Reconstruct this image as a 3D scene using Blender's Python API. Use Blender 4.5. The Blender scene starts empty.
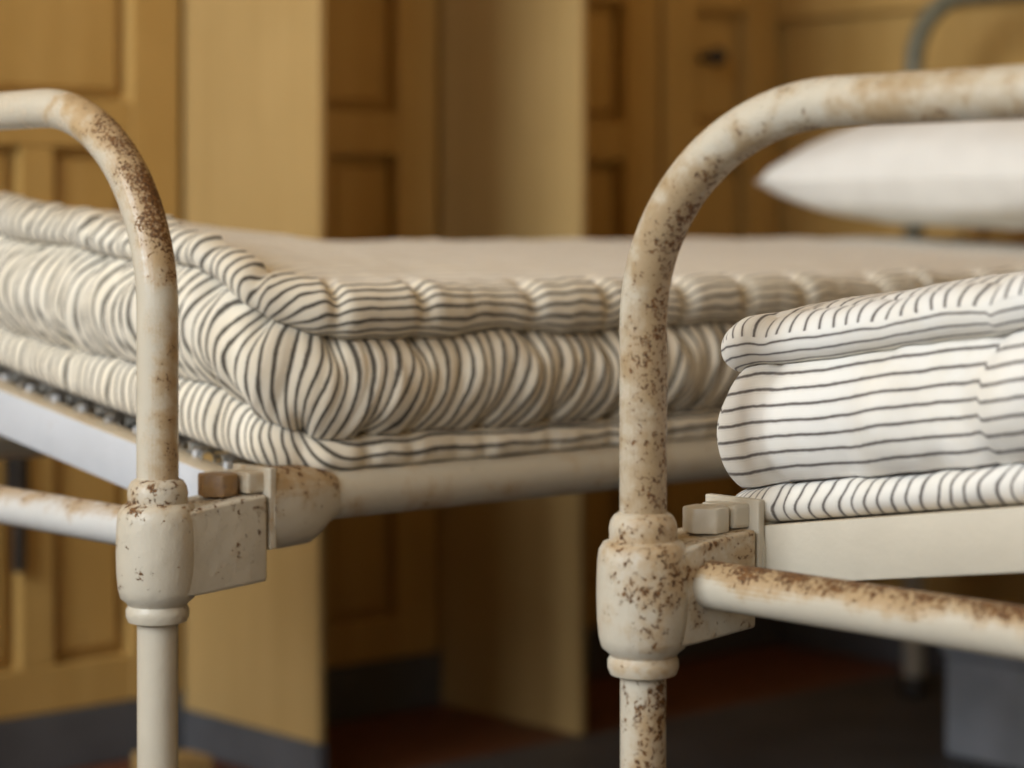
import bpy, bmesh, math, random
from mathutils import Vector, Matrix, noise

# ------------------------------------------------------------------ camera, world, light, exposure
S = bpy.context.scene
COL = S.collection
# room axes: +X along the beds towards their heads, +Y across them towards the panelled wall
PHI = math.radians(42.0)
FPX = 2350.0
CAM_H = 0.80
cam = bpy.data.cameras.new('camera')
cam.sensor_fit = 'HORIZONTAL'
cam.sensor_width = 36.0
cam.lens = 36.0 * FPX / 1024.0
cam.shift_y = -159.0 / 1024.0
cam.clip_start = 0.05
cam.dof.use_dof = True
cam.dof.focus_distance = 2.0
cam.dof.aperture_fstop = 2.9
co = bpy.data.objects.new('camera', cam)
COL.objects.link(co)
co.location = (0, 0, CAM_H)
fwd = Vector((math.sin(PHI), math.cos(PHI), 0))
co.rotation_euler = fwd.to_track_quat('-Z', 'Y').to_euler()
S.camera = co

W = bpy.data.worlds.new('world')
S.world = W
W.use_nodes = True
W.node_tree.nodes['Background'].inputs[0].default_value = (0.85, 0.93, 1.0, 1)
W.node_tree.nodes['Background'].inputs[1].default_value = 1.0

S.view_settings.view_transform = 'Standard'
S.view_settings.look = 'None'
S.view_settings.gamma = 1.0
S.view_settings.use_curve_mapping = False
S.view_settings.exposure = 0.0

ROOM_X0, ROOM_X1, ROOM_Y0, ROOM_Y1, ROOM_H = -1.7, 3.40, -1.6, 3.028, 3.4
WINDOWS = [(-0.70, 0.0), (1.00, 2.50)]          # openings in the window wall (Y ranges); the first is added to even out the light
WIN_Z = (1.15, 3.20)
def window_light(y0, y1, power):
    l = bpy.data.lights.new('window_daylight', 'AREA')
    l.shape = 'RECTANGLE'
    l.size = WIN_Z[1] - WIN_Z[0]
    l.size_y = y1 - y0
    l.energy = power
    l.color = (0.87, 0.94, 1.0)
    o = bpy.data.objects.new('window_daylight', l)
    COL.objects.link(o)
    o.location = (ROOM_X0 - 0.16, (y0 + y1) / 2, (WIN_Z[0] + WIN_Z[1]) / 2)
    # local X of the lamp is made vertical
    o.rotation_euler = Matrix(((0, 0, -1), (0, 1, 0), (1, 0, 0))).to_euler()
    return o
for (a_, b_) in WINDOWS:
    window_light(a_, b_, 98.0 * (b_ - a_))  # lamp in the first opening is added fill for the partitions

# ------------------------------------------------------------------ helpers
def mesh_obj(name, verts, faces, mat, parent=None, smooth=True):
    me = bpy.data.meshes.new(name)
    me.from_pydata(verts, [], faces)
    me.update()
    if smooth:
        me.polygons.foreach_set('use_smooth', [True] * len(me.polygons))
    if mat:
        me.materials.append(mat)
    o = bpy.data.objects.new(name, me)
    COL.objects.link(o)
    if parent:
        o.parent = parent
    return o

def bm_obj(name, bm, mat, parent=None, smooth=False, autosmooth=None):
    bmesh.ops.recalc_face_normals(bm, faces=bm.faces)
    me = bpy.data.meshes.new(name)
    bm.to_mesh(me)
    bm.free()
    if smooth:
        me.polygons.foreach_set('use_smooth', [True] * len(me.polygons))
        if autosmooth:
            me.set_sharp_from_angle(angle=math.radians(autosmooth))
    if mat:
        me.materials.append(mat)
    o = bpy.data.objects.new(name, me)
    COL.objects.link(o)
    if parent:
        o.parent = parent
    return o

def box_bm(x0, x1, y0, y1, z0, z1, bev=0.0, seg=2, bm=None):
    b = bmesh.new()
    vs = [b.verts.new((x, y, z)) for x in (x0, x1) for y in (y0, y1) for z in (z0, z1)]
    for f in ((0, 1, 3, 2), (4, 6, 7, 5), (0, 4, 5, 1), (2, 3, 7, 6), (0, 2, 6, 4), (1, 5, 7, 3)):
        b.faces.new([vs[i] for i in f])
    bmesh.ops.recalc_face_normals(b, faces=b.faces)
    if bev > 0:
        bmesh.ops.bevel(b, geom=list(b.edges), offset=bev, segments=seg, profile=0.6, affect='EDGES')
    if bm is None:
        return b
    merge(bm, b)
    return bm

def merge(dst, src):
    tmp = bpy.data.meshes.new('tmp')
    src.to_mesh(tmp)
    src.free()
    dst.from_mesh(tmp)
    bpy.data.meshes.remove(tmp)

def box(name, x0, x1, y0, y1, z0, z1, mat, parent=None, bev=0.002, seg=2):
    return bm_obj(name, box_bm(x0, x1, y0, y1, z0, z1, bev, seg), mat, parent)

def tube_data(pts, rad, seg=28, caps=True):
    """swept round tube, parallel transport; rad is a number or list"""
    pts = [Vector(p) for p in pts]
    n = len(pts)
    R = rad if isinstance(rad, (list, tuple)) else [rad] * n
    t0 = (pts[1] - pts[0]).normalized()
    up = Vector((0, 0, 1)) if abs(t0.z) < 0.9 else Vector((1, 0, 0))
    u = t0.cross(up).normalized()
    verts, faces = [], []
    for i in range(n):
        if i == 0: t = t0
        elif i == n - 1: t = (pts[i] - pts[i - 1]).normalized()
        else: t = (pts[i + 1] - pts[i - 1]).normalized()
        u = (u - t * u.dot(t)).normalized()
        v = t.cross(u)
        for k in range(seg):
            a = 2 * math.pi * k / seg
            verts.append(pts[i] + (u * math.cos(a) + v * math.sin(a)) * R[i])
    for i in range(n - 1):
        for k in range(seg):
            k2 = (k + 1) % seg
            faces.append((i * seg + k, i * seg + k2, (i + 1) * seg + k2, (i + 1) * seg + k))
    if caps:
        faces.append(tuple(range(seg - 1, -1, -1)))
        faces.append(tuple((n - 1) * seg + k for k in range(seg)))
    return verts, faces

def tube(name, pts, rad, mat, parent=None, seg=28):
    v, f = tube_data(pts, rad, seg)
    bm = bmesh.new()
    vs = [bm.verts.new(p) for p in v]
    for q in f:
        bm.faces.new([vs[i] for i in q])
    return bm_obj(name, bm, mat, parent, smooth=True, autosmooth=60)

def lathe_bm(profile, cx, cy, seg=48, bm=None):
    """profile: list of (radius, z) bottom to top"""
    b = bmesh.new()
    rings = []
    for (r, z) in profile:
        rings.append([b.verts.new((cx + r * math.cos(2 * math.pi * k / seg), cy + r * math.sin(2 * math.pi * k / seg), z)) for k in range(seg)])
    for i in range(len(rings) - 1):
        for k in range(seg):
            k2 = (k + 1) % seg
            b.faces.new((rings[i][k], rings[i][k2], rings[i + 1][k2], rings[i + 1][k]))
    b.faces.new(list(reversed(rings[0])))
    b.faces.new(rings[-1])
    if bm is None:
        return b
    merge(bm, b)
    return bm

def empty(name, loc=(0, 0, 0)):
    o = bpy.data.objects.new(name, None)
    o.empty_display_size = 0.1
    COL.objects.link(o)
    o.location = loc
    return o

def tag(o, label=None, cat=None, kind=None, group=None):
    if label: o['label'] = label
    if cat: o['category'] = cat
    if kind: o['kind'] = kind
    if group: o['group'] = group
    return o

def struct(o, label=None, cat=None):
    return tag(o, label, cat, 'structure')

# ------------------------------------------------------------------ materials
class NT:
    def __init__(self, name):
        self.m = bpy.data.materials.new(name)
        self.m.use_nodes = True
        self.t = self.m.node_tree
        self.b = self.t.nodes['Principled BSDF']
    def n(self, typ, **kw):
        nd = self.t.nodes.new(typ)
        for k, v in kw.items():
            setattr(nd, k, v)
        return nd
    def put(self, sock, val):
        if hasattr(val, 'is_output') or isinstance(val, bpy.types.NodeSocket):
            self.t.links.new(val, sock)
        else:
            sock.default_value = val
    def math(self, op, a, b=0.0, c=None, clamp=False):
        nd = self.n('ShaderNodeMath', operation=op, use_clamp=clamp)
        self.put(nd.inputs[0], a)
        self.put(nd.inputs[1], b)
        if c is not None: self.put(nd.inputs[2], c)
        return nd.outputs[0]
    def noise(self, vec, scale, detail=4.0, rough=0.55, dist=0.0):
        nd = self.n('ShaderNodeTexNoise')
        if vec is not None: self.put(nd.inputs['Vector'], vec)
        nd.inputs['Scale'].default_value = scale
        nd.inputs['Detail'].default_value = detail
        nd.inputs['Roughness'].default_value = rough
        nd.inputs['Distortion'].default_value = dist
        return nd.outputs[0]
    def ramp(self, x, lo, hi):
        nd = self.n('ShaderNodeMapRange', interpolation_type='SMOOTHSTEP')
        self.put(nd.inputs[0], x)
        self.put(nd.inputs[1], lo)
        self.put(nd.inputs[2], hi)
        return nd.outputs[0]
    def mix(self, fac, a, b):
        nd = self.n('ShaderNodeMix', data_type='RGBA')
        self.put(nd.inputs[0], fac)
        self.put(nd.inputs[6], a if not isinstance(a, tuple) else (*a, 1))
        self.put(nd.inputs[7], b if not isinstance(b, tuple) else (*b, 1))
        return nd.outputs[2]
    def obj(self, offset=(0, 0, 0), scale=(1, 1, 1)):
        c = self.n('ShaderNodeTexCoord')
        mp = self.n('ShaderNodeMapping')
        mp.inputs['Location'].default_value = offset
        mp.inputs['Scale'].default_value = scale
        self.t.links.new(c.outputs['Object'], mp.inputs['Vector'])
        return mp.outputs[0]
    def bump(self, h, strength, dist):
        nd = self.n('ShaderNodeBump')
        nd.inputs['Strength'].default_value = strength
        nd.inputs['Distance'].default_value = dist
        self.put(nd.inputs['Height'], h)
        self.t.links.new(nd.outputs[0], self.b.inputs['Normal'])

def paint(name, base, stain=0.5, speck=0.5, seed=0.0, bias=None, bias_amt=0.25, zband=None, rough=0.42, lump=0.0006, speck_scale=120.0, yband=None, stain_col=(0.36, 0.215, 0.075)):
    """old cream enamel with rust stain and dark chips; bias: side of the metal the rust sits on"""
    N = NT(name)
    v = N.obj((seed, seed * 1.7, seed * 0.6))
    n_big = N.noise(v, 14, 5, 0.6)
    n_mid = N.noise(v, 46, 5, 0.62)
    n_spk = N.noise(v, speck_scale, 6, 0.72, 0.0)
    n_fine = N.noise(v, 420, 2, 0.5)
    b = 0.0
    if bias:
        g = N.n('ShaderNodeNewGeometry')
        dt = N.n('ShaderNodeVectorMath', operation='DOT_PRODUCT')
        N.t.links.new(g.outputs['True Normal'], dt.inputs[0])
        dt.inputs[1].default_value = Vector(bias).normalized()
        b = N.math('MULTIPLY', dt.outputs['Value'], bias_amt)
    if zband or yband:
        c = N.n('ShaderNodeTexCoord')
        sp = N.n('ShaderNodeSeparateXYZ')
        N.t.links.new(c.outputs['Object'], sp.inputs[0])
        for ax, band in ((2, zband), (1, yband)):
            if not band: continue
            lo, hi, soft, amt = band
            up = N.ramp(sp.outputs[ax], lo - soft, lo + soft)
            dn = N.math('SUBTRACT', 1.0, N.ramp(sp.outputs[ax], hi - soft, hi + soft))
            w = N.math('MULTIPLY', N.math('MULTIPLY', up, dn), amt)
            b = N.math('ADD', b, w)
    st = N.math('ADD', N.math('ADD', N.math('MULTIPLY', n_big, 0.6), N.math('MULTIPLY', n_mid, 0.4)), b)
    stf = N.math('MULTIPLY', N.ramp(st, 0.66 - stain * 0.3, 0.86 - stain * 0.3), 0.75)
    sk = N.math('ADD', N.math('ADD', N.math('MULTIPLY', n_spk, 0.62), N.math('MULTIPLY', n_mid, 0.38)), N.math('MULTIPLY', b, 0.6))
    skf = N.ramp(sk, 0.70 - speck * 0.16, 0.745 - speck * 0.16)
    tone = N.mix(N.ramp(n_big, 0.3, 0.7), tuple(c * 0.93 for c in base), base)
    c1 = N.mix(stf, tone, stain_col)
    spc = N.mix(N.ramp(n_fine, 0.35, 0.65), (0.070, 0.030, 0.010), (0.19, 0.085, 0.022))
    c2 = N.mix(skf, c1, spc)
    N.put(N.b.inputs['Base Color'], c2)
    rg = N.math('ADD', rough, N.math('ADD', N.math('MULTIPLY', stf, 0.18), N.math('MULTIPLY', skf, 0.3)))
    N.put(N.b.inputs['Roughness'], rg)
    h = N.math('SUBTRACT', N.math('ADD', N.math('MULTIPLY', n_mid, 0.6), N.math('MULTIPLY', n_big, 0.9)), N.math('MULTIPLY', skf, 0.35))
    N.bump(h, 0.6, lump * 3)
    return N.m

def ticking(name, pitch=0.0145, halfw=0.0014, line=(0.055, 0.045, 0.038), base=(0.80, 0.76, 0.68), soft=0.0009, weave=True):
    N = NT(name)
    at = N.n('ShaderNodeAttribute', attribute_name='stripe')
    q = at.outputs['Fac']
    v = N.obj()
    wob = N.math('MULTIPLY', N.math('SUBTRACT', N.noise(v, 90, 3), 0.5), 0.0022)
    q2 = N.math('ADD', q, wob)
    fr = N.math('PINGPONG', q2, pitch / 2)                # 0..pitch/2, distance to the nearest line
    ln = N.math('SUBTRACT', 1.0, N.ramp(fr, halfw - soft, halfw + soft))
    thin = N.math('SUBTRACT', 1.0, N.ramp(N.math('ABSOLUTE', N.math('SUBTRACT', fr, halfw + 0.0016)), 0.0, 0.0006))
    lf = N.math('MAXIMUM', N.math('MULTIPLY', ln, 0.93), N.math('MULTIPLY', thin, 0.16))
    sl = N.noise(v, 700, 2)
    lf = N.math('MULTIPLY', lf, N.math('ADD', 0.78, N.math('MULTIPLY', sl, 0.4)), clamp=True)
    tone = N.mix(N.ramp(N.noise(v, 22, 4), 0.35, 0.7), base, tuple(c * d for c, d in zip(base, (0.97, 0.95, 0.91))))
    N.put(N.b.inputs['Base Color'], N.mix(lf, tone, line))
    N.b.inputs['Roughness'].default_value = 0.92
    N.b.inputs['Specular IOR Level'].default_value = 0.15
    N.b.inputs['Sheen Weight'].default_value = 0.15
    N.b.inputs['Sheen Roughness'].default_value = 0.5
    hb = N.math('ADD', N.math('MULTIPLY', N.noise(v, 900, 2), 0.25), N.math('MULTIPLY', N.noise(v, 70, 3), 1.0))
    N.bump(hb, 0.5, 0.0015)
    return N.m

def wood_paint(name, c0, c1, rough=0.55, seed=0.0):
    N = NT(name)
    v = N.obj((seed, 0, 0), (1, 1, 1))
    vs = N.obj((seed, 0, 0), (26, 26, 1.2))
    n = N.noise(vs, 1.0, 4, 0.55)
    n2 = N.noise(v, 5, 4)
    f = N.math('ADD', N.math('MULTIPLY', n, 0.55), N.math('MULTIPLY', n2, 0.45))
    c = N.mix(N.ramp(f, 0.3, 0.7), c0, c1)
    chip = N.ramp(N.noise(v, 30, 4, 0.6), 0.70, 0.74)
    N.put(N.b.inputs['Base Color'], N.mix(N.math('MULTIPLY', chip, 0.5), c, (0.16, 0.09, 0.03)))
    N.b.inputs['Roughness'].default_value = rough
    N.bump(n, 0.25, 0.002)
    return N.m

def plain(name, c, rough=0.7, var=0.12, scale=12, metal=0.0, bump=0.0008):
    N = NT(name)
    v = N.obj()
    n = N.noise(v, scale, 5)
    N.put(N.b.inputs['Base Color'], N.mix(N.ramp(n, 0.3, 0.7), tuple(x * (1 - var) for x in c), tuple(min(1, x * (1 + var)) for x in c)))
    N.b.inputs['Roughness'].default_value = rough
    N.b.inputs['Metallic'].default_value = metal
    N.bump(N.noise(v, scale * 8, 3), 0.3, bump)
    return N.m

CREAM = (0.54, 0.485, 0.385)
PALE = (0.60, 0.595, 0.57)
M_WALL = wood_paint('ochre_painted_wood', (0.45, 0.27, 0.075), (0.53, 0.33, 0.105))
M_PART = wood_paint('ochre_partition_paint', (0.41, 0.265, 0.095), (0.47, 0.31, 0.12), seed=3)
M_PLAST = plain('ochre_plaster', (0.45, 0.29, 0.11), 0.9, 0.06)
M_CEIL = plain('ceiling_plaster', (0.62, 0.46, 0.25), 0.9, 0.04)
M_GREY = plain('slate_grey_skirting_paint', (0.085, 0.085, 0.09), 0.6)
M_FLOOR = plain('dark_grey_floor', (0.085, 0.08, 0.078), 0.6, 0.2, 6)
M_ALC = wood_paint('red_brown_floor_paint', (0.12, 0.038, 0.016), (0.16, 0.055, 0.022), 0.5)
M_BLUE = plain('blue_grey_trunk_paint', (0.40, 0.44, 0.50), 0.6)
M_DARK = plain('dark_iron', (0.05, 0.042, 0.035), 0.6, 0.3, 40, 0.3)
M_SPRING = plain('dull_spring_steel', (0.34, 0.32, 0.28), 0.45, 0.3, 60, 0.7)
M_LINEN = plain('white_linen', (0.84, 0.82, 0.77), 0.95, 0.03, 20)
M_WINF = plain('window_frame_paint', (0.7, 0.66, 0.55), 0.6, 0.05)

# ------------------------------------------------------------------ setting
fl = struct(box('floor', ROOM_X0, ROOM_X1, ROOM_Y0, 2.66, -0.05, 0.0, M_FLOOR, bev=0), 'dark grey floor under the beds', 'floor')
fa = struct(box('floor_alcove', ROOM_X0, ROOM_X1, 2.66, ROOM_Y1, -0.05, 0.0, M_ALC, bev=0), 'red-brown floor strip along the panelled wall', 'floor')
wb = struct(box('wall_back', ROOM_X0, ROOM_X1 + 0.1, ROOM_Y1, ROOM_Y1 + 0.1, -0.05, ROOM_H, M_WALL, bev=0), 'ochre wall with panelled cupboard doors', 'wall')
wr = struct(box('wall_right', ROOM_X1, ROOM_X1 + 0.1, ROOM_Y0, ROOM_Y1, -0.05, ROOM_H, M_WALL, bev=0), 'ochre wall behind the bed heads', 'wall')
wf = struct(box('wall_front', ROOM_X0 - 0.1, ROOM_X1 + 0.1, ROOM_Y0 - 0.1, ROOM_Y0, -0.05, ROOM_H, M_PLAST, bev=0), 'ochre plaster wall behind the camera', 'wall')
ce = struct(box('ceiling', ROOM_X0 - 0.1, ROOM_X1 + 0.1, ROOM_Y0 - 0.1, ROOM_Y1 + 0.1, ROOM_H, ROOM_H + 0.1, M_CEIL, bev=0), 'pale plaster ceiling', 'ceiling')
# window wall: piers, sill wall and lintel around the two openings, one of them added for its light
bm = bmesh.new()
ys = [ROOM_Y0] + [y for w_ in WINDOWS for y in w_] + [ROOM_Y1]
for i in range(0, len(ys), 2):
    box_bm(ROOM_X0 - 0.1, ROOM_X0, ys[i], ys[i + 1], WIN_Z[0], WIN_Z[1], bm=bm)
box_bm(ROOM_X0 - 0.1, ROOM_X0, ROOM_Y0, ROOM_Y1, -0.05, WIN_Z[0], bm=bm)
box_bm(ROOM_X0 - 0.1, ROOM_X0, ROOM_Y0, ROOM_Y1, WIN_Z[1], ROOM_H, bm=bm)
struct(bm_obj('wall_left', bm, M_PLAST), 'plaster wall with two tall windows', 'wall')
for i, (y0, y1) in enumerate(WINDOWS):
    w = struct(empty('window_%d' % (i + 1), (ROOM_X0 - 0.05, (y0 + y1) / 2, WIN_Z[0])), 'tall casement window', 'window')
    h = WIN_Z[1] - WIN_Z[0]
    hw = (y1 - y0) / 2
    for (a, b, c, d) in ((-hw, -hw + 0.05, 0, h), (hw - 0.05, hw, 0, h), (-hw + 0.05, hw - 0.05, 0, 0.05), (-hw + 0.05, hw - 0.05, h - 0.05, h)):
        box('window_frame', -0.03, 0.03, a, b, c, d, M_WINF, w)
    box('muntin', -0.02, 0.02, -0.025, 0.025, 0.05, h - 0.05, M_WINF, w)

def panelled_door(n, x0, x1, label, knob=None, bolt=None):
    """tall cupboard door on the back wall: stiles, rails, muntin and recessed panels"""
    y = ROOM_Y1
    d = struct(empty('door_%d' % n, (x0, y, 0.0)), label, 'door')
    w = x1 - x0
    st = 0.085
    zs = [(0.088, 0.155), (0.915, 0.985), (1.20, 1.27), (2.05, 2.13)]
    for (a, b) in ((0, st), (w - st, w)):
        box('stile', a, b, -0.03, 0.0, zs[0][0], zs[-1][1], M_WALL, d, 0.003)
    for (a, b) in zs:
        box('rail', st, w - st, -0.028, 0.0, a, b, M_WALL, d, 0.003)
    mid = w / 2
    if w > 0.35:
        box('muntin', mid - 0.028, mid + 0.028, -0.026, 0.0, zs[0][1], zs[1][0], M_WALL, d, 0.003)
        spans = [(st, mid - 0.028), (mid + 0.028, w - st)]
    else:
        spans = [(st, w - st)]
    for (a, b) in spans:
        box('panel', a + 0.012, b - 0.012, -0.012, 0.0, zs[0][1] + 0.012, zs[1][0] - 0.012, M_WALL, d, 0.008, 1)
    for k in (1, 2):
        box('panel', st + 0.012, w - st - 0.012, -0.012, 0.0, zs[k][1] + 0.012, zs[k + 1][0] - 0.012, M_WALL, d, 0.008, 1)
    if knob:
        bmk = lathe_bm([(0.010, 0.0), (0.008, 0.02), (0.016, 0.03), (0.018, 0.04), (0.012, 0.052), (0.003, 0.055)], 0, 0, 20)
        bmesh.ops.rotate(bmk, verts=bmk.verts, cent=(0, 0, 0), matrix=Matrix.Rotation(math.radians(90), 3, 'X'))
        bmesh.ops.translate(bmk, verts=bmk.verts, vec=(knob[0] - x0, -0.028, knob[1]))
        bm_obj('knob', bmk, M_DARK, d, True)['label'] = 'dark round knob'
    if bolt:
        bx, za, zb = bolt
        b = box('bolt', bx - x0 - 0.009, bx - x0 + 0.009, -0.043, -0.030, za, zb, M_DARK, d, 0.004)
        b['label'] = 'dark iron door bolt'
        box('bolt_plate', bx - x0 - 0.018, bx - x0 + 0.018, -0.034, -0.029, zb - 0.10, zb - 0.02, M_DARK, b, 0.001)
    return d

panelled_door(1, 1.53, 2.02, 'panelled ochre cupboard door with dark bolt', bolt=(1.738, 0.30, 0.50))
panelled_door(2, 2.04, 2.533, 'panelled ochre cupboard door between the two partitions')
panelled_door(3, 2.553, 3.06, 'panelled ochre cupboard door right of the partitions')
panelled_door(4, 3.075, 3.385, 'narrow panelled ochre door with round knob', knob=(3.175, 1.11))
panelled_door(5, 1.03, 1.52, 'panelled ochre cupboard door left of the bolted door')

# skirting
struct(box('baseboard_back', ROOM_X0, ROOM_X1, ROOM_Y1 - 0.034, ROOM_Y1, 0.0, 0.086, M_GREY, bev=0.004), 'slate grey skirting below the doors', 'baseboard')
struct(box('baseboard_right', ROOM_X1 - 0.02, ROOM_X1, ROOM_Y0, ROOM_Y1 - 0.034, 0.0, 0.13, M_GREY, bev=0.004), 'slate grey skirting behind the bed heads', 'baseboard')
# head wall boarding
for i, (za, zb) in enumerate(((1.19, 1.25), (0.72, 0.77))):
    struct(box('trim_%d' % (i + 1), ROOM_X1 - 0.022, ROOM_X1, 0.2, ROOM_Y1 - 0.03, za, zb, M_WALL, bev=0.003), 'horizontal ochre wall rail behind the bed heads', 'trim')

def partition(name, x, label, kick):
    p = struct(empty(name, (x, ROOM_Y1, 0)), label, 'partition')
    y0, y1 = -0.372, -0.036
    box('leaf', 0.0, 0.014, y0, y1, kick if kick else 0.001, 2.2, M_PART, p, 0.003)
    if kick:
        box('kick_board', -0.002, 0.016, y0 - 0.002, y1, 0.001, kick, M_GREY, p, 0.002)
    return p
partition('wall_partition_left', 2.022, 'plain ochre partition standing out from the wall, left of two', 0.064)
partition('wall_partition_right', 2.535, 'plain ochre partition standing out from the wall, right of two', 0)

# ------------------------------------------------------------------ iron beds
BW, BL = 0.72, 2.0                 # between post centres
R_T = 0.019
RAIL_Z = 0.5125
ARCH_Z, ARCH_A = 0.720, 0.20

def rise(t):                       # the end iron climbs from the corner and drops back at its other end
    if t < 0.50: return t
    u = min(1.0, (t - 0.50) / 0.22)
    return 0.50 + 0.065 * math.sin(math.pi * min(1, u * 1.5)) * (u < 0.667) - (0.42 * (u - 0.55) / 0.45 if u > 0.55 else 0) * min(1, (u - 0.55) / 0.12 if u > 0.55 else 0)
def iron_h(t):                     # height of the end iron's top edge, t metres in from the corner
    return 0.549 + 0.15 * t

def arch_path(x, z0, zs, a, b, w=BW):
    pts = [(x, 0, z0 + (zs - z0) * i / 12.0) for i in range(12)]
    for i in range(25):
        an = math.pi / 2 * i / 24
        pts.append((x, a - a * math.cos(an), zs + b * math.sin(an)))
    for i in range(1, 8):
        pts.append((x, a + (w - 2 * a) * i / 8.0, zs + b))
    for i in range(25):
        an = math.pi / 2 * (1 - i / 24)
        pts.append((x, w - a + a * math.cos(an), zs + b * math.sin(an)))
    for i in range(1, 13):
        pts.append((x, w, zs + (z0 - zs) * i / 12.0))
    return pts

def casting(parent, x, y, sx, mat, zoff=0.0):
    """barrel round the post with the dovetail block reaching along the bed (sx = +1 towards the head)"""
    prof = [(0.0205, 0.440), (0.0265, 0.442), (0.0285, 0.447), (0.0285, 0.453), (0.0265, 0.4565), (0.028, 0.459),
            (0.0335, 0.4635), (0.0356, 0.472), (0.0369, 0.486), (0.0374, 0.504), (0.0372, 0.520), (0.0366, 0.533),
            (0.0354, 0.5415), (0.0320, 0.5470), (0.0272, 0.549), (0.0270, 0.553), (0.0275, 0.558), (0.0262, 0.564), (0.0235, 0.5685), (0.0195, 0.571)]
    bm = lathe_bm([(r, z + zoff) for r, z in prof], x, y, 56)
    # block
    b = bmesh.new()
    sec = []
    for (xx, hw, z0, z1) in ((0.0, 0.0335, 0.4655, 0.5405), (0.03, 0.0332, 0.4665, 0.545), (0.070, 0.0318, 0.469, 0.549), (0.100, 0.0310, 0.471, 0.551)):
        sec.append([b.verts.new((x + sx * xx, y + yy, zz + zoff)) for (yy, zz) in ((-hw, z0), (hw, z0), (hw, z1), (-hw, z1))])
    for i in range(3):
        for k in range(4):
            k2 = (k + 1) % 4
            b.faces.new((sec[i][k], sec[i][k2], sec[i + 1][k2], sec[i + 1][k]))
    b.faces.new(list(reversed(sec[0])))
    b.faces.new(sec[-1])
    bmesh.ops.recalc_face_normals(b, faces=b.faces)
    long_e = [e for e in b.edges if e.calc_face_angle(0) > 0.6]
    bmesh.ops.bevel(b, geom=long_e, offset=0.0035, segments=3, profile=0.6, affect='EDGES')
    merge(bm, b)
    # socket collar where the cross rail enters
    return bm_obj('corner_casting', bm, mat, parent, True, 38)

def hexbolt(parent, x, y, z0, z1, r, mat, rot=0.2):
    b = bmesh.new()
    lo = [b.verts.new((x + r * math.cos(rot + i * math.pi / 3), y + r * math.sin(rot + i * math.pi / 3), z0)) for i in range(6)]
    hi = [b.verts.new((v.co.x, v.co.y, z1)) for v in lo]
    for i in range(6):
        j = (i + 1) % 6
        b.faces.new((lo[i], lo[j], hi[j], hi[i]))
    b.faces.new(list(reversed(lo)))
    b.faces.new(hi)
    bmesh.ops.bevel(b, geom=list(b.edges), offset=0.0022, segments=2, profile=0.5, affect='EDGES')
    return bm_obj('bolt', b, mat, parent, True, 35)

def end_iron(parent, x, sx, mat, hfun, top_mat, name='end_iron'):
    """angle iron across the end, its outer face upright and its flange pointing inwards"""
    n = 40
    bm = bmesh.new()
    th, fl, dep = 0.004, 0.032, 0.049
    sec = [(0, 0), (fl, 0), (fl, -th), (th, -th), (th, -dep), (0, -dep)]
    rings = []
    for i in range(n + 1):
        y = -0.022 + (BW + 0.044) * i / n
        h = hfun(min(max(y, 0), BW))
        rings.append([bm.verts.new((x + sx * a, y, h + c)) for a, c in sec])
    for i in range(n):
        for k in range(6):
            k2 = (k + 1) % 6
            bm.faces.new((rings[i][k], rings[i][k2], rings[i + 1][k2], rings[i + 1][k]))
    bm.faces.new(rings[0])
    bm.faces.new(list(reversed(rings[-1])))
    bmesh.ops.recalc_face_normals(bm, faces=bm.faces)
    es = [e for e in bm.edges if e.calc_face_angle(0) > 0.9 and abs((e.verts[0].co - e.verts[1].co).x) < 1e-4]
    bmesh.ops.bevel(bm, geom=es, offset=0.0012, segments=2, profile=0.5, affect='EDGES')
    o = bm_obj(name, bm, mat, parent, True, 30)
    o.data.materials.append(top_mat)                       # dusty, yellowed upper flange
    for p in o.data.polygons:
        if p.normal.z > 0.8: p.material_index = 1
    return o

def spring(parent, x, y, z, length, mat):
    """hook eye on the flange and a close-wound coil running under the mattress"""
    pts = []
    for i in range(15):                                   # eye
        a = math.pi * 2 * i / 14
        pts.append((x - 0.009 + 0.0085 * math.cos(a), y, z + 0.004 + 0.0085 * math.sin(a)))
    turns, per, r = 16, 9, 0.0062
    for i in range(turns * per + 1):
        a = 2 * math.pi * i / per
        pts.append((x + 0.003 + length * i / (turns * per), y + r * math.sin(a), z + 0.002 + r * math.cos(a)))
    v, f = tube_data(pts, 0.0014, 5)
    o = mesh_obj('spring', v, f, mat, parent)
    return o

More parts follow.
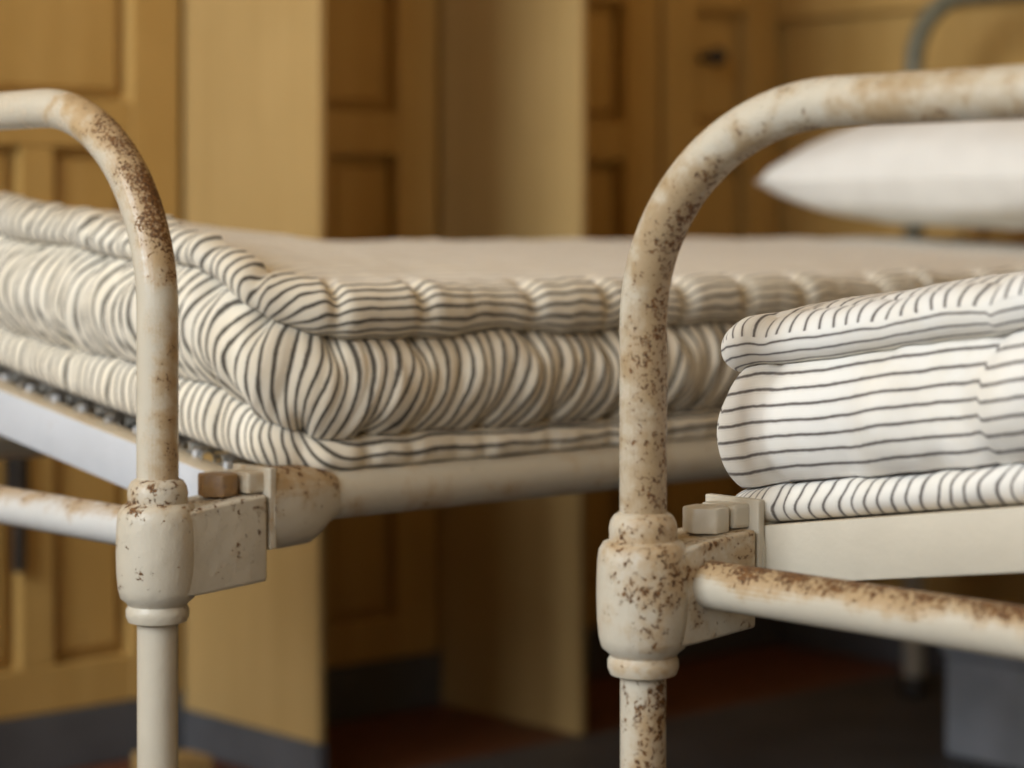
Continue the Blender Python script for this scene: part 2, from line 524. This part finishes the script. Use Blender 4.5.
def make_bed(loc, arch_b, tall, mats, label, peak_near=True, side_dz=0.0):
    """tall: height of the head arch; local origin at the near foot post on the floor"""
    bed = empty('iron_bed', (*loc, 0))
    tag(bed, label, 'bed')
    hf = (lambda y: iron_h(rise(y))) if peak_near else (lambda y: iron_h(rise(BW - y)))
    tube('foot_arch', arch_path(0, 0.563, ARCH_Z, ARCH_A, arch_b), R_T, mats['arch'], bed, 36)
    for y in (0, BW):
        leg = tube('leg', [(0, y, 0.02), (0, y, 0.12), (0, y, 0.25), (0, y, 0.35), (0, y, 0.443)], R_T - 0.0006, mats['leg'], bed, 32)
        bm_obj('foot_ferrule', lathe_bm([(0.016, 0.0), (0.024, 0.003), (0.025, 0.018), (0.021, 0.03), (0.0195, 0.034)], 0, y, 28), M_DARK, leg, True, 40)
        casting(bed, 0, y, 1, mats['cast'])
        s = 1 if y == 0 else -1
        hexbolt(bed, 0.0685, y + s * 0.004, 0.5495, 0.5705, 0.0195, mats['bolt'])
        # hook plate of the spring base, dropped into the dovetail of the casting
        b = box_bm(0.1035, 0.1110, y - 0.030, y + 0.030, 0.500, 0.575, 0.0015)
        box_bm(0.086, 0.106, y - 0.020, y + 0.018, 0.5515, 0.571, 0.003, bm=b)
        bm_obj('hook_plate', b, mats['plate'], bed)
    # cross rail between the castings
    tube('foot_rail', [(0.042, 0.030 + (BW - 0.060) * i / 10.0, RAIL_Z) for i in range(11)], 0.0192, mats['rail'], bed, 32)
    # side rails with their end sockets
    for y in (0, BW):
        r = tube('side_rail', [(0.11 + (BL - 0.22) * i / 20.0, y, 0.546 + side_dz) for i in range(21)], 0.0235, mats['side'], bed, 28)
        for (xa, sx) in ((0.1085, 1), (BL - 0.1085, -1)):
            b = bmesh.new()
            rings = []
            for (dx, rz, ry, cz) in ((0, 0.0385, 0.031, 0.5395), (0.02, 0.0385, 0.031, 0.5395), (0.052, 0.037, 0.030, 0.540), (0.064, 0.032, 0.0275, 0.5425), (0.074, 0.0262, 0.0258, 0.5455), (0.082, 0.0237, 0.0237, 0.546)):
                rings.append([b.verts.new((xa + sx * dx, y + ry * math.copysign(abs(math.cos(a)) ** 0.72, math.cos(a)), cz + side_dz + rz * math.copysign(abs(math.sin(a)) ** 0.72, math.sin(a))))
                              for a in [2 * math.pi * k / 32 for k in range(32)]])
            for i in range(len(rings) - 1):
                for k in range(32):
                    k2 = (k + 1) % 32
                    b.faces.new((rings[i][k], rings[i][k2], rings[i + 1][k2], rings[i + 1][k]))
            b.faces.new(rings[0])
            b.faces.new(rings[-1])
            bm_obj('rail_socket', b, mats['socket'], r, True, 50)
    end_iron(bed, 0.112, 1, mats['iron'], hf, mats['flange'])
    end_iron(bed, BL - 0.112, -1, mats['iron'], hf, mats['flange'])
    for i in range(13):
        y = 0.012 + (BW - 0.024) * i / 12.0
        spring(bed, 0.152, y, hf(y) - 0.0035, 0.075, M_SPRING)
    for i in range(13):
        y = 0.04 + (BW - 0.08) * i / 12.0
        box('clip', 0.139, 0.147, y - 0.003, y + 0.003, hf(y) - 0.005, hf(y) + 0.006, mats['iron'], bed, 0.001, 1)
    for i in range(9):
        y = 0.06 + (BW - 0.12) * i / 8.0
        z = 0.549 + 0.05
        tube('base_wire', [(0.22, y, hf(y) + 0.004), (0.6, y, 0.552 + 0.5 * (hf(y) - 0.549)), (1.0, y, 0.552 + 0.3 * (hf(y) - 0.549)), (1.4, y, 0.552 + 0.5 * (hf(y) - 0.549)), (BL - 0.13, y, hf(y) + 0.002)], 0.0018, M_SPRING, bed, 6)
    # head
    ra = 0.115
    tube('head_arch', arch_path(BL, 0.563, tall - ra, ra, ra), 0.0165, mats['head'], bed, 28)
    tube('head_rail', [(BL - 0.03, 0.026 + (BW - 0.052) * i / 6.0, RAIL_Z) for i in range(7)], 0.0183, mats['rail'], bed, 24)
    for y in (0, BW):
        leg = tube('leg', [(BL, y, 0.02), (BL, y, 0.2), (BL, y, 0.443)], R_T - 0.0006, mats['leg'], bed, 24)
        bm_obj('foot_ferrule', lathe_bm([(0.016, 0.0), (0.024, 0.003), (0.025, 0.018), (0.021, 0.03), (0.0195, 0.034)], BL, y, 28), M_DARK, leg, True, 40)
        casting(bed, BL, y, -1, mats['cast'])
    return bed

P0 = (1.184, 1.794)
R0 = (1.333, 1.324 - BW)
M_HEAD = plain('dull_green_grey_iron', (0.16, 0.15, 0.10), 0.5, 0.2, 30)
mats_a = dict(
    arch=paint('enamel_left_arch', CREAM, 0.10, -0.08, 1.3, (0.05, -1.0, 0.1), 0.26, rough=0.25, zband=(0.77, 0.93, 0.05, 0.22), speck_scale=340),
    leg=paint('enamel_left_leg', CREAM, 0.30, 0.15, 2.1),
    cast=paint('enamel_left_casting', CREAM, 0.40, 0.72, 5.2, zband=(0.538, 0.60, 0.012, 0.12), lump=0.0012, speck_scale=150),
    plate=paint('enamel_left_plate', CREAM, 0.6, 0.40, 3.3),
    bolt=paint('enamel_left_bolt', (0.20, 0.13, 0.09), 0.85, 0.95, 4.4, lump=0.002),
    rail=paint('enamel_left_rail', PALE, 0.45, 0.20, 6.2, (0, 0, 1), 0.22, rough=0.36),
    side=paint('enamel_left_side_rail', CREAM, 0.60, 0.45, 7.9),
    socket=paint('enamel_left_socket', CREAM, 0.7, 0.55, 8.6, (0, -0.3, 1), 0.18, lump=0.001),
    flange=paint('enamel_left_flange', (0.56, 0.47, 0.34), 0.5, 0.2, 21.0),
    iron=paint('enamel_left_end_iron', (0.56, 0.575, 0.60), 0.2, 0.10, 9.3),
    head=M_HEAD)
mats_b = dict(
    arch=paint('enamel_right_arch', CREAM, 0.98, 0.88, 11.3, (0.3, -0.9, -0.25), 0.10, rough=0.25, speck_scale=240, stain_col=(0.29, 0.175, 0.06)),
    leg=paint('enamel_right_leg', CREAM, 0.60, 0.85, 12.1, (-0.2, -0.9, 0), 0.10, speck_scale=190),
    cast=paint('enamel_right_casting', CREAM, 0.45, 0.52, 15.7, (-0.5, -0.8, 0.2), 0.10, zband=(0.50, 0.60, 0.02, 0.07), lump=0.0012, speck_scale=190),
    plate=paint('enamel_right_plate', CREAM, 0.35, 0.25, 13.3),
    bolt=paint('enamel_right_bolt', CREAM, 0.35, 0.40, 14.4, lump=0.0015),
    rail=paint('enamel_right_rail', CREAM, 0.62, 0.52, 16.2, (0, 0, 1), 0.30, rough=0.36, speck_scale=230),
    side=paint('enamel_right_side_rail', CREAM, 0.45, 0.25, 17.9),
    socket=paint('enamel_right_socket', CREAM, 0.5, 0.30, 18.6),
    flange=paint('enamel_right_flange', (0.56, 0.47, 0.34), 0.5, 0.2, 22.0),
    iron=paint('enamel_right_end_iron', CREAM, 0.12, 0.08, 19.3),
    head=M_HEAD)
make_bed(P0, 0.193, 1.185, mats_a, 'old cream iron bed, its foot post on the left, pillow at its head', True, -0.005)
make_bed(R0, 0.171, 1.05, mats_b, 'rusty cream iron bed in front, its tall foot arch at the right', False, -0.017)

# ------------------------------------------------------------------ mattresses
def nz(a, b=0.0, c=0.0):
    return noise.noise(Vector((a, b, c)))

def rounded_path(x0, x1, y0, y1, rc, ds):
    """closed, counter-clockwise, starting at the head end; returns (x, y, nx, ny, s)"""
    raw = []
    def line(ax, ay, bx, by, n_x, n_y):
        L = math.hypot(bx - ax, by - ay)
        n = max(1, int(L / ds))
        for i in range(n):
            raw.append((ax + (bx - ax) * i / n, ay + (by - ay) * i / n, n_x, n_y, L / n))
    def arc(cx, cy, a0):
        L = rc * math.pi / 2
        n = max(6, int(L / ds * 1.3))
        for i in range(n):
            a = a0 + math.pi / 2 * i / n
            raw.append((cx + rc * math.cos(a), cy + rc * math.sin(a), math.cos(a), math.sin(a), L / n))
    ym = (y0 + y1) / 2
    line(x1, ym, x1, y1 - rc, 1, 0)
    arc(x1 - rc, y1 - rc, 0)
    line(x1 - rc, y1, x0 + rc, y1, 0, 1)
    arc(x0 + rc, y1 - rc, math.pi / 2)
    line(x0, y1 - rc, x0, y0 + rc, -1, 0)
    arc(x0 + rc, y0 + rc, math.pi)
    line(x0 + rc, y0, x1 - rc, y0, 0, -1)
    arc(x1 - rc, y0 + rc, 1.5 * math.pi)
    line(x1, y0 + rc, x1, ym, 1, 0)
    out, s, arc_len = [], 0.0, []
    for (x, y, a, b, d) in raw:
        out.append((x, y, a, b, s))
        s += d * (1.30 if min(abs(a), abs(b)) > 1e-6 else 1.0)     # cloth is longer round the bulging corners
    return out, s

def ring_mesh(name, rings, stripes, mat, parent, close=None):
    """rings: list of equal-length vertex rings; stripes: same layout of floats; close: (vertex, stripe fn) fan"""
    n = len(rings[0])
    verts = [v for r in rings for v in r]
    at = [q for r in stripes for q in r]
    faces = []
    for i in range(len(rings) - 1):
        for k in range(n):
            k2 = (k + 1) % n
            faces.append((i * n + k, i * n + k2, (i + 1) * n + k2, (i + 1) * n + k))
    o = mesh_obj(name, verts, faces, mat, parent)
    a = o.data.attributes.new('stripe', 'FLOAT', 'POINT')
    a.data.foreach_set('value', at)
    return o

def mattress(name, x0, x1, y0, y1, zb, lift, mat, top_mat, label, style, seed):
    random.seed(seed)
    rc = 0.075
    path, L = rounded_path(x0, x1, y0, y1, rc, 0.0042)
    m = empty(name, ((x0 + x1) / 2, (y0 + y1) / 2, zb))
    ox, oy, oz = m.location
    tag(m, label, 'mattress')
    # stitched pull-ins along the two seams
    def pulls(lo, hi):
        out, s = [], 0.0
        while s < L:
            s += random.uniform(lo, hi)
            out.append((s, random.uniform(0.5, 1.0)))
        return out
    gath = style == 'gathered'
    pt = pulls(0.07, 0.15) if gath else pulls(0.07, 0.13)
    pb = pulls(0.04, 0.10) if gath else pulls(0.06, 0.12)
    def pull(s, plist, w):
        t = 0.0
        for (a, k) in plist:
            d = (s - a) / w
            if -3 < d < 3:
                t = max(t, k * math.exp(-d * d))
        return t
    def conv(s, plist, w):
        t = 0.0
        for (a, k) in plist:
            d = (s - a) / w
            if -3 < d < 3:
                t += k * (s - a) * math.exp(-d * d)
        return t
    def P(x, y, nx, ny, o, z, ):
        X, Y = x + nx * o, y + ny * o
        return (X - ox, Y - oy, z + lift(min(max(X, x0), x1), min(max(Y, y0), y1)) - oz)
    pre = []
    for (x, y, nx, ny, s) in path:
        gt = 0.129 + (0.006 if gath else 0.003) * nz(s * 9, 3.1, seed) + (0.004 if gath else 0.002) * nz(s * 26, 1.1, seed)
        gb = (0.035 if gath else 0.031) + (0.005 if gath else 0.003) * nz(s * 10, 7.7, seed) + (0.003 if gath else 0.001) * nz(s * 31, 5.1, seed)
        puff = 0.0
        if gath:                                           # the stuffing is pushed up along the foot end
            t = y - y0
            puff = max(0.0, -nx) * (min(1.0, max(0.0, t / 0.11)) ** 0.8) * (1 - 0.62 * min(1.0, max(0.0, (t - 0.20) / 0.35)))
            gt += 0.043 * puff
            gb += 0.026 * puff
        pre.append((gt, gb, pull(s, pt, 0.010), pull(s, pb, 0.009), conv(s, pt, 0.024), conv(s, pb, 0.022), puff))
    # border band
    NV = 26
    rings, st = [], []
    for j in range(NV + 1):
        v = j / NV
        r, q = [], []
        for (x, y, nx, ny, s), (gt, gb, ptv, pbv, ctv, cbv, puff) in zip(path, pre):
            z = gb + (gt - gb) * v
            prof = max(0.0, math.sin(math.pi * (0.03 + 0.94 * v))) ** 0.55
            lob = 1 + (0.30 if gath else 0.75) * nz(s * (13 if gath else 17), 0.6 * v, seed + 2) + 0.10 * nz(s * 30, 0.8 * v, seed + 9)
            o = -0.010 + 0.032 * prof * lob
            if gath:
                lean = s + 0.030 * (1 - v) ** 2
                o += 0.0060 * (nz(lean * 55, 0.7 * v, seed + 4)) * (0.35 + 0.65 * prof) + 0.0034 * nz(lean * 110, 0.5 * v, seed + 5)
            else:
                o += 0.0016 * nz(s * 45, 2.0 * v, seed + 4)
            o -= (0.030 if gath else 0.012) * ptv * math.exp(-((1 - v) / 0.2) ** 2) + (0.027 if gath else 0.010) * pbv * math.exp(-(v / 0.16) ** 2)
            r.append(P(x, y, nx, ny, o, zb + z))
            if gath:
                wv = 0.005 * nz(s * 9, v * 1.3, seed + 6) + 0.003 * nz(s * 28, v * 2.0, seed + 7)
                wf = max(0.0, -nx) ** 2
                qq = s - wf * 0.050 * (v - 0.35) ** 2 + (1 - wf) * 0.030 * (1 - v) ** 2 + wv
                qq += 1.1 * ctv * math.exp(-((1 - v) / 0.35) ** 2) + 1.1 * cbv * math.exp(-(v / 0.35) ** 2)
            else:
                qq = 0.106 * v + 0.0016 * nz(s * 16, v, seed + 6) + 0.0024 * nz(s * 7, 0.3, seed + 8)
                if style == 'straight':
                    t = y1 - y
                    if t > 0.305: qq += 0.0045
            q.append(qq)
        rings.append(r)
        st.append(q)
    ring_mesh('border', rings, st, mat, m)
    # top panel with its rolled edge
    rings, st = [], []
    NR = 20
    r_o, r_z = (0.029, 0.027) if gath else (0.028, 0.021)
    for j in range(NR + 1):
        a = -math.pi / 2 + math.pi * 1.0 * j / NR
        r, q = [], []
        for (x, y, nx, ny, s), (gt, gb, ptv, pbv, ctv, cbv, puff) in zip(path, pre):
            lob = 1 + (0.22 if gath else 0.10) * nz(s * (9 if ny < -0.5 else 17), 11.0, seed) + ((0.03 if ny < -0.5 else 0.10) if gath else 0.04) * nz(s * 45, 13.0, seed)
            lob *= 1 - (0.30 if gath else 0.10) * ptv
            o = -0.012 + r_o * lob * max(0.0, math.cos(a)) ** 0.8
            z = gt + (r_z - 0.007 * puff) * lob * (1 + math.sin(a))
            tw = a / math.pi
            r.append(P(x, y, nx, ny, o, zb + z))
            arc = r_o * (math.pi / 2 - a)
            if gath:
                fd = 1 - (j / NR) ** 3
                qq = y - ny * 0.012 + ny * arc * 1.2 + fd * (0.022 * (tw - 0.5) * max(0.0, -nx) ** 2 + 0.006 * nz(s * 12, a, seed + 16) + 0.003 * nz(s * 40, a * 0.5, seed + 17))
            else:
                qq = r_o * a * 1.05 + 0.003 + 0.0015 * nz(s * 9, 0.2, seed + 18)
                if y1 - y > 0.305: qq += 0.005
            q.append(qq)
        rings.append(r)
        st.append(q)
    roll_end = len(rings) - 1
    xm0, xm1, ymid = x0 + 0.33, x1 - 0.33, (y0 + y1) / 2
    zt = 0.129 + 2 * r_z
    tops, tst = [], []
    for j in range(0, 15):
        f = (j / 14.0) ** 1.9
        r, q = [], []
        for (x, y, nx, ny, s), (gt, gb, ptv, pbv, ctv, cbv, puff) in zip(path, pre):
            bx, by = x - nx * 0.012, y - ny * 0.012
            cx = min(max(bx, xm0), xm1)
            X = bx + (cx - bx) * f
            Y = by + (ymid - by) * f
            e = 0.008 * (1 - math.exp(-f * 9)) if gath else 0.014 * (1 - math.exp(-f * 7))
            dip = -0.004 * math.exp(-((f - 0.10) / 0.05) ** 2) if gath else 0.0
            lob = (0.22 if gath else 0.10) * nz(s * (9 if ny < -0.5 else 17), 11.0, seed) + ((0.03 if ny < -0.5 else 0.10) if gath else 0.04) * nz(s * 45, 13.0, seed)
            lob = (1 + lob) * (1 - (0.30 if gath else 0.10) * ptv)
            zr = gt + 2 * (r_z - 0.007 * puff) * lob
            w = math.exp(-f * 45)
            z = zr * w + zt * (1 - w) + e + dip + (0.003 * nz(X * 11, Y * 11, seed + 20) + 0.002 * nz(X * 31, Y * 31, seed + 21)) * (1 - w)
            r.append((X - ox, Y - oy, zb + z + lift(X, Y) - oz))
            q.append(Y + (0.004 * nz(X * 8, Y * 8, seed + 22)) * (1 - w))
        tops.append(r)
        tst.append(q)
    if gath:
        ring_mesh('top_roll', rings, st, mat, m)
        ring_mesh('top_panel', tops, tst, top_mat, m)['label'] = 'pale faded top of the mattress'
    else:                                                    # the top cloth is sewn on over the upper half of the roll
        js = 11
        ring_mesh('top_roll', rings[:js + 1], st[:js + 1], mat, m)
        up = []
        for j in range(js, NR + 1):
            a = -math.pi / 2 + math.pi * j / NR
            up.append([y - ny * 0.012 + ny * r_o * (math.pi / 2 - a) + 0.004 * nz(s * 20, a, seed + 30) for (x, y, nx, ny, s) in path])
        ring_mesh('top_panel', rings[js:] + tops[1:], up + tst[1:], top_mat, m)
    # bottom panel with its rolled edge
    rings, st = [], []
    for j in range(17):
        a = math.pi / 2 - math.pi * j / 16
        r, q = [], []
        for (x, y, nx, ny, s), (gt, gb, ptv, pbv, ctv, cbv, puff) in zip(path, pre):
            lob = 1 + (0.22 if gath else 0.14) * nz(s * 15, 21.0, seed) + 0.12 * nz(s * 42, 23.0, seed)
            lob *= 1 - 0.25 * pbv
            rz = gb / 2
            o = -0.016 + 0.024 * lob * max(0.0, math.cos(a)) ** 0.8
            z = rz + rz * math.sin(a)
            arc = 0.024 * (math.pi / 2 + a)
            r.append(P(x, y, nx, ny, o, zb + z))
            q.append(y + ny * arc + 0.012 * (a / math.pi) * (-nx) + 0.004 * nz(s * 14, a, seed + 26) + (0.02 * (a / math.pi) if gath and ny < -0.5 else 0))
        rings.append(r)
        st.append(q)
    for f in (0.25, 0.6, 1.0):
        r, q = [], []
        for (x, y, nx, ny, s) in path:
            bx, by = x - nx * 0.016, y - ny * 0.016
            X = bx + (min(max(bx, xm0), xm1) - bx) * f
            Y = by + (ymid - by) * f
            r.append((X - ox, Y - oy, zb + lift(X, Y) - oz))
            q.append(Y)
        rings.append(r)
        st.append(q)
    ring_mesh('bottom_panel', rings, st, mat, m)
    return m

M_TICK_A = ticking('cream_ticking_dark_stripes', 0.0138, 0.0021, line=(0.035, 0.028, 0.022), base=(0.80, 0.735, 0.61))
M_TICK_B = ticking('white_ticking_brown_stripes', 0.0140, 0.0014, line=(0.06, 0.045, 0.04), base=(0.77, 0.74, 0.68))
M_TOP = ticking('faded_ticking_top', 0.0138, 0.0016, line=(0.50, 0.46, 0.40), base=(0.82, 0.77, 0.67))  # same cloth as the sides; bright light on top put into paler colours
def lift_a(x, y):
    t = max(-0.02, y - P0[1])
    d = x - P0[0]
    f = 1.0 - 0.65 * min(1.0, max(0.0, (d - 0.15) / 0.45))
    return 0.15 * rise(min(t, BW)) * f
def lift_b(x, y):
    t = max(-0.04, R0[1] + BW - y)
    d = x - R0[0]
    f = 1.0 - 0.65 * min(1.0, max(0.0, (d - 0.15) / 0.45))
    return 0.15 * rise(min(t, BW)) * f
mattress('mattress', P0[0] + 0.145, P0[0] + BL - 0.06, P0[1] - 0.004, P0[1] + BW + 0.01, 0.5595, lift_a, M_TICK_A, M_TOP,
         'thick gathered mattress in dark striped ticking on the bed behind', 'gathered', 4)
mattress('mattress', R0[0] + 0.120, R0[0] + BL - 0.06, R0[1] - 0.03, R0[1] + BW + 0.048, 0.5505, lift_b, M_TICK_B, M_TICK_B,
         'white mattress with level brown stripes on the rusty front bed', 'straight', 17)

# ------------------------------------------------------------------ pillow, trunk, block
def pillow(loc, lx, ly, th, rz, tilt):
    n = 40
    verts, faces = [], []
    for side in (1, -1):
        for i in range(n + 1):
            for j in range(n + 1):
                u, v = -1 + 2 * i / n, -1 + 2 * j / n
                e = max(0.0, (1 - abs(u) ** 2.6)) ** 0.45 * max(0.0, (1 - abs(v) ** 2.6)) ** 0.45
                pin = 1 - 0.08 * (1 - abs(u)) * abs(v) ** 2
                x = u * lx / 2 * (1 - 0.07 * (1 - abs(v) ** 2))
                y = v * ly / 2 * (1 - 0.05 * (1 - abs(u) ** 2))
                z = side * th / 2 * e * (1 + 0.10 * nz(u * 2.2, v * 2.2, 5 + side)) + 0.006 * nz(u * 5, v * 5, 8) * e
                verts.append((x, y, z))
    m = (n + 1) * (n + 1)
    for s in (0, 1):
        for i in range(n):
            for j in range(n):
                a = s * m + i * (n + 1) + j
                f = (a, a + n + 1, a + n + 2, a + 1)
                faces.append(f if s == 0 else tuple(reversed(f)))
    o = mesh_obj('pillow', verts, faces, M_LINEN)
    o.location = loc
    o.rotation_euler = (0, tilt, rz)
    return o
tag(pillow((2.93, 2.12, 0.897), 0.44, 0.66, 0.19, math.radians(3), math.radians(-8)), 'plump white pillow at the head of the bed behind', 'pillow')

t = tag(empty('trunk', (2.86, 1.72, 0)), 'low blue-grey trunk on the floor under the bed head', 'trunk')
box('body', 0, 0.27, 0, 0.48, 0.0, 0.15, M_BLUE, t, 0.006)
box('lid', -0.006, 0.276, -0.006, 0.486, 0.152, 0.195, M_BLUE, t, 0.008)
box('clasp', -0.012, -0.006, 0.22, 0.26, 0.13, 0.18, M_DARK, t, 0.001)

bmw = bmesh.new()
box_bm(-0.05, 0.05, -0.03, 0.03, 0, 0.045, 0.004, bm=bmw)
for v in bmw.verts:
    if v.co.z > 0.02 and v.co.x > 0: v.co.z -= 0.012
wk = tag(bm_obj('wooden_block', bmw, M_PART), 'small ochre wooden block on the floor by the left partition', 'block')
wk.location = (1.90, 2.84, 0)
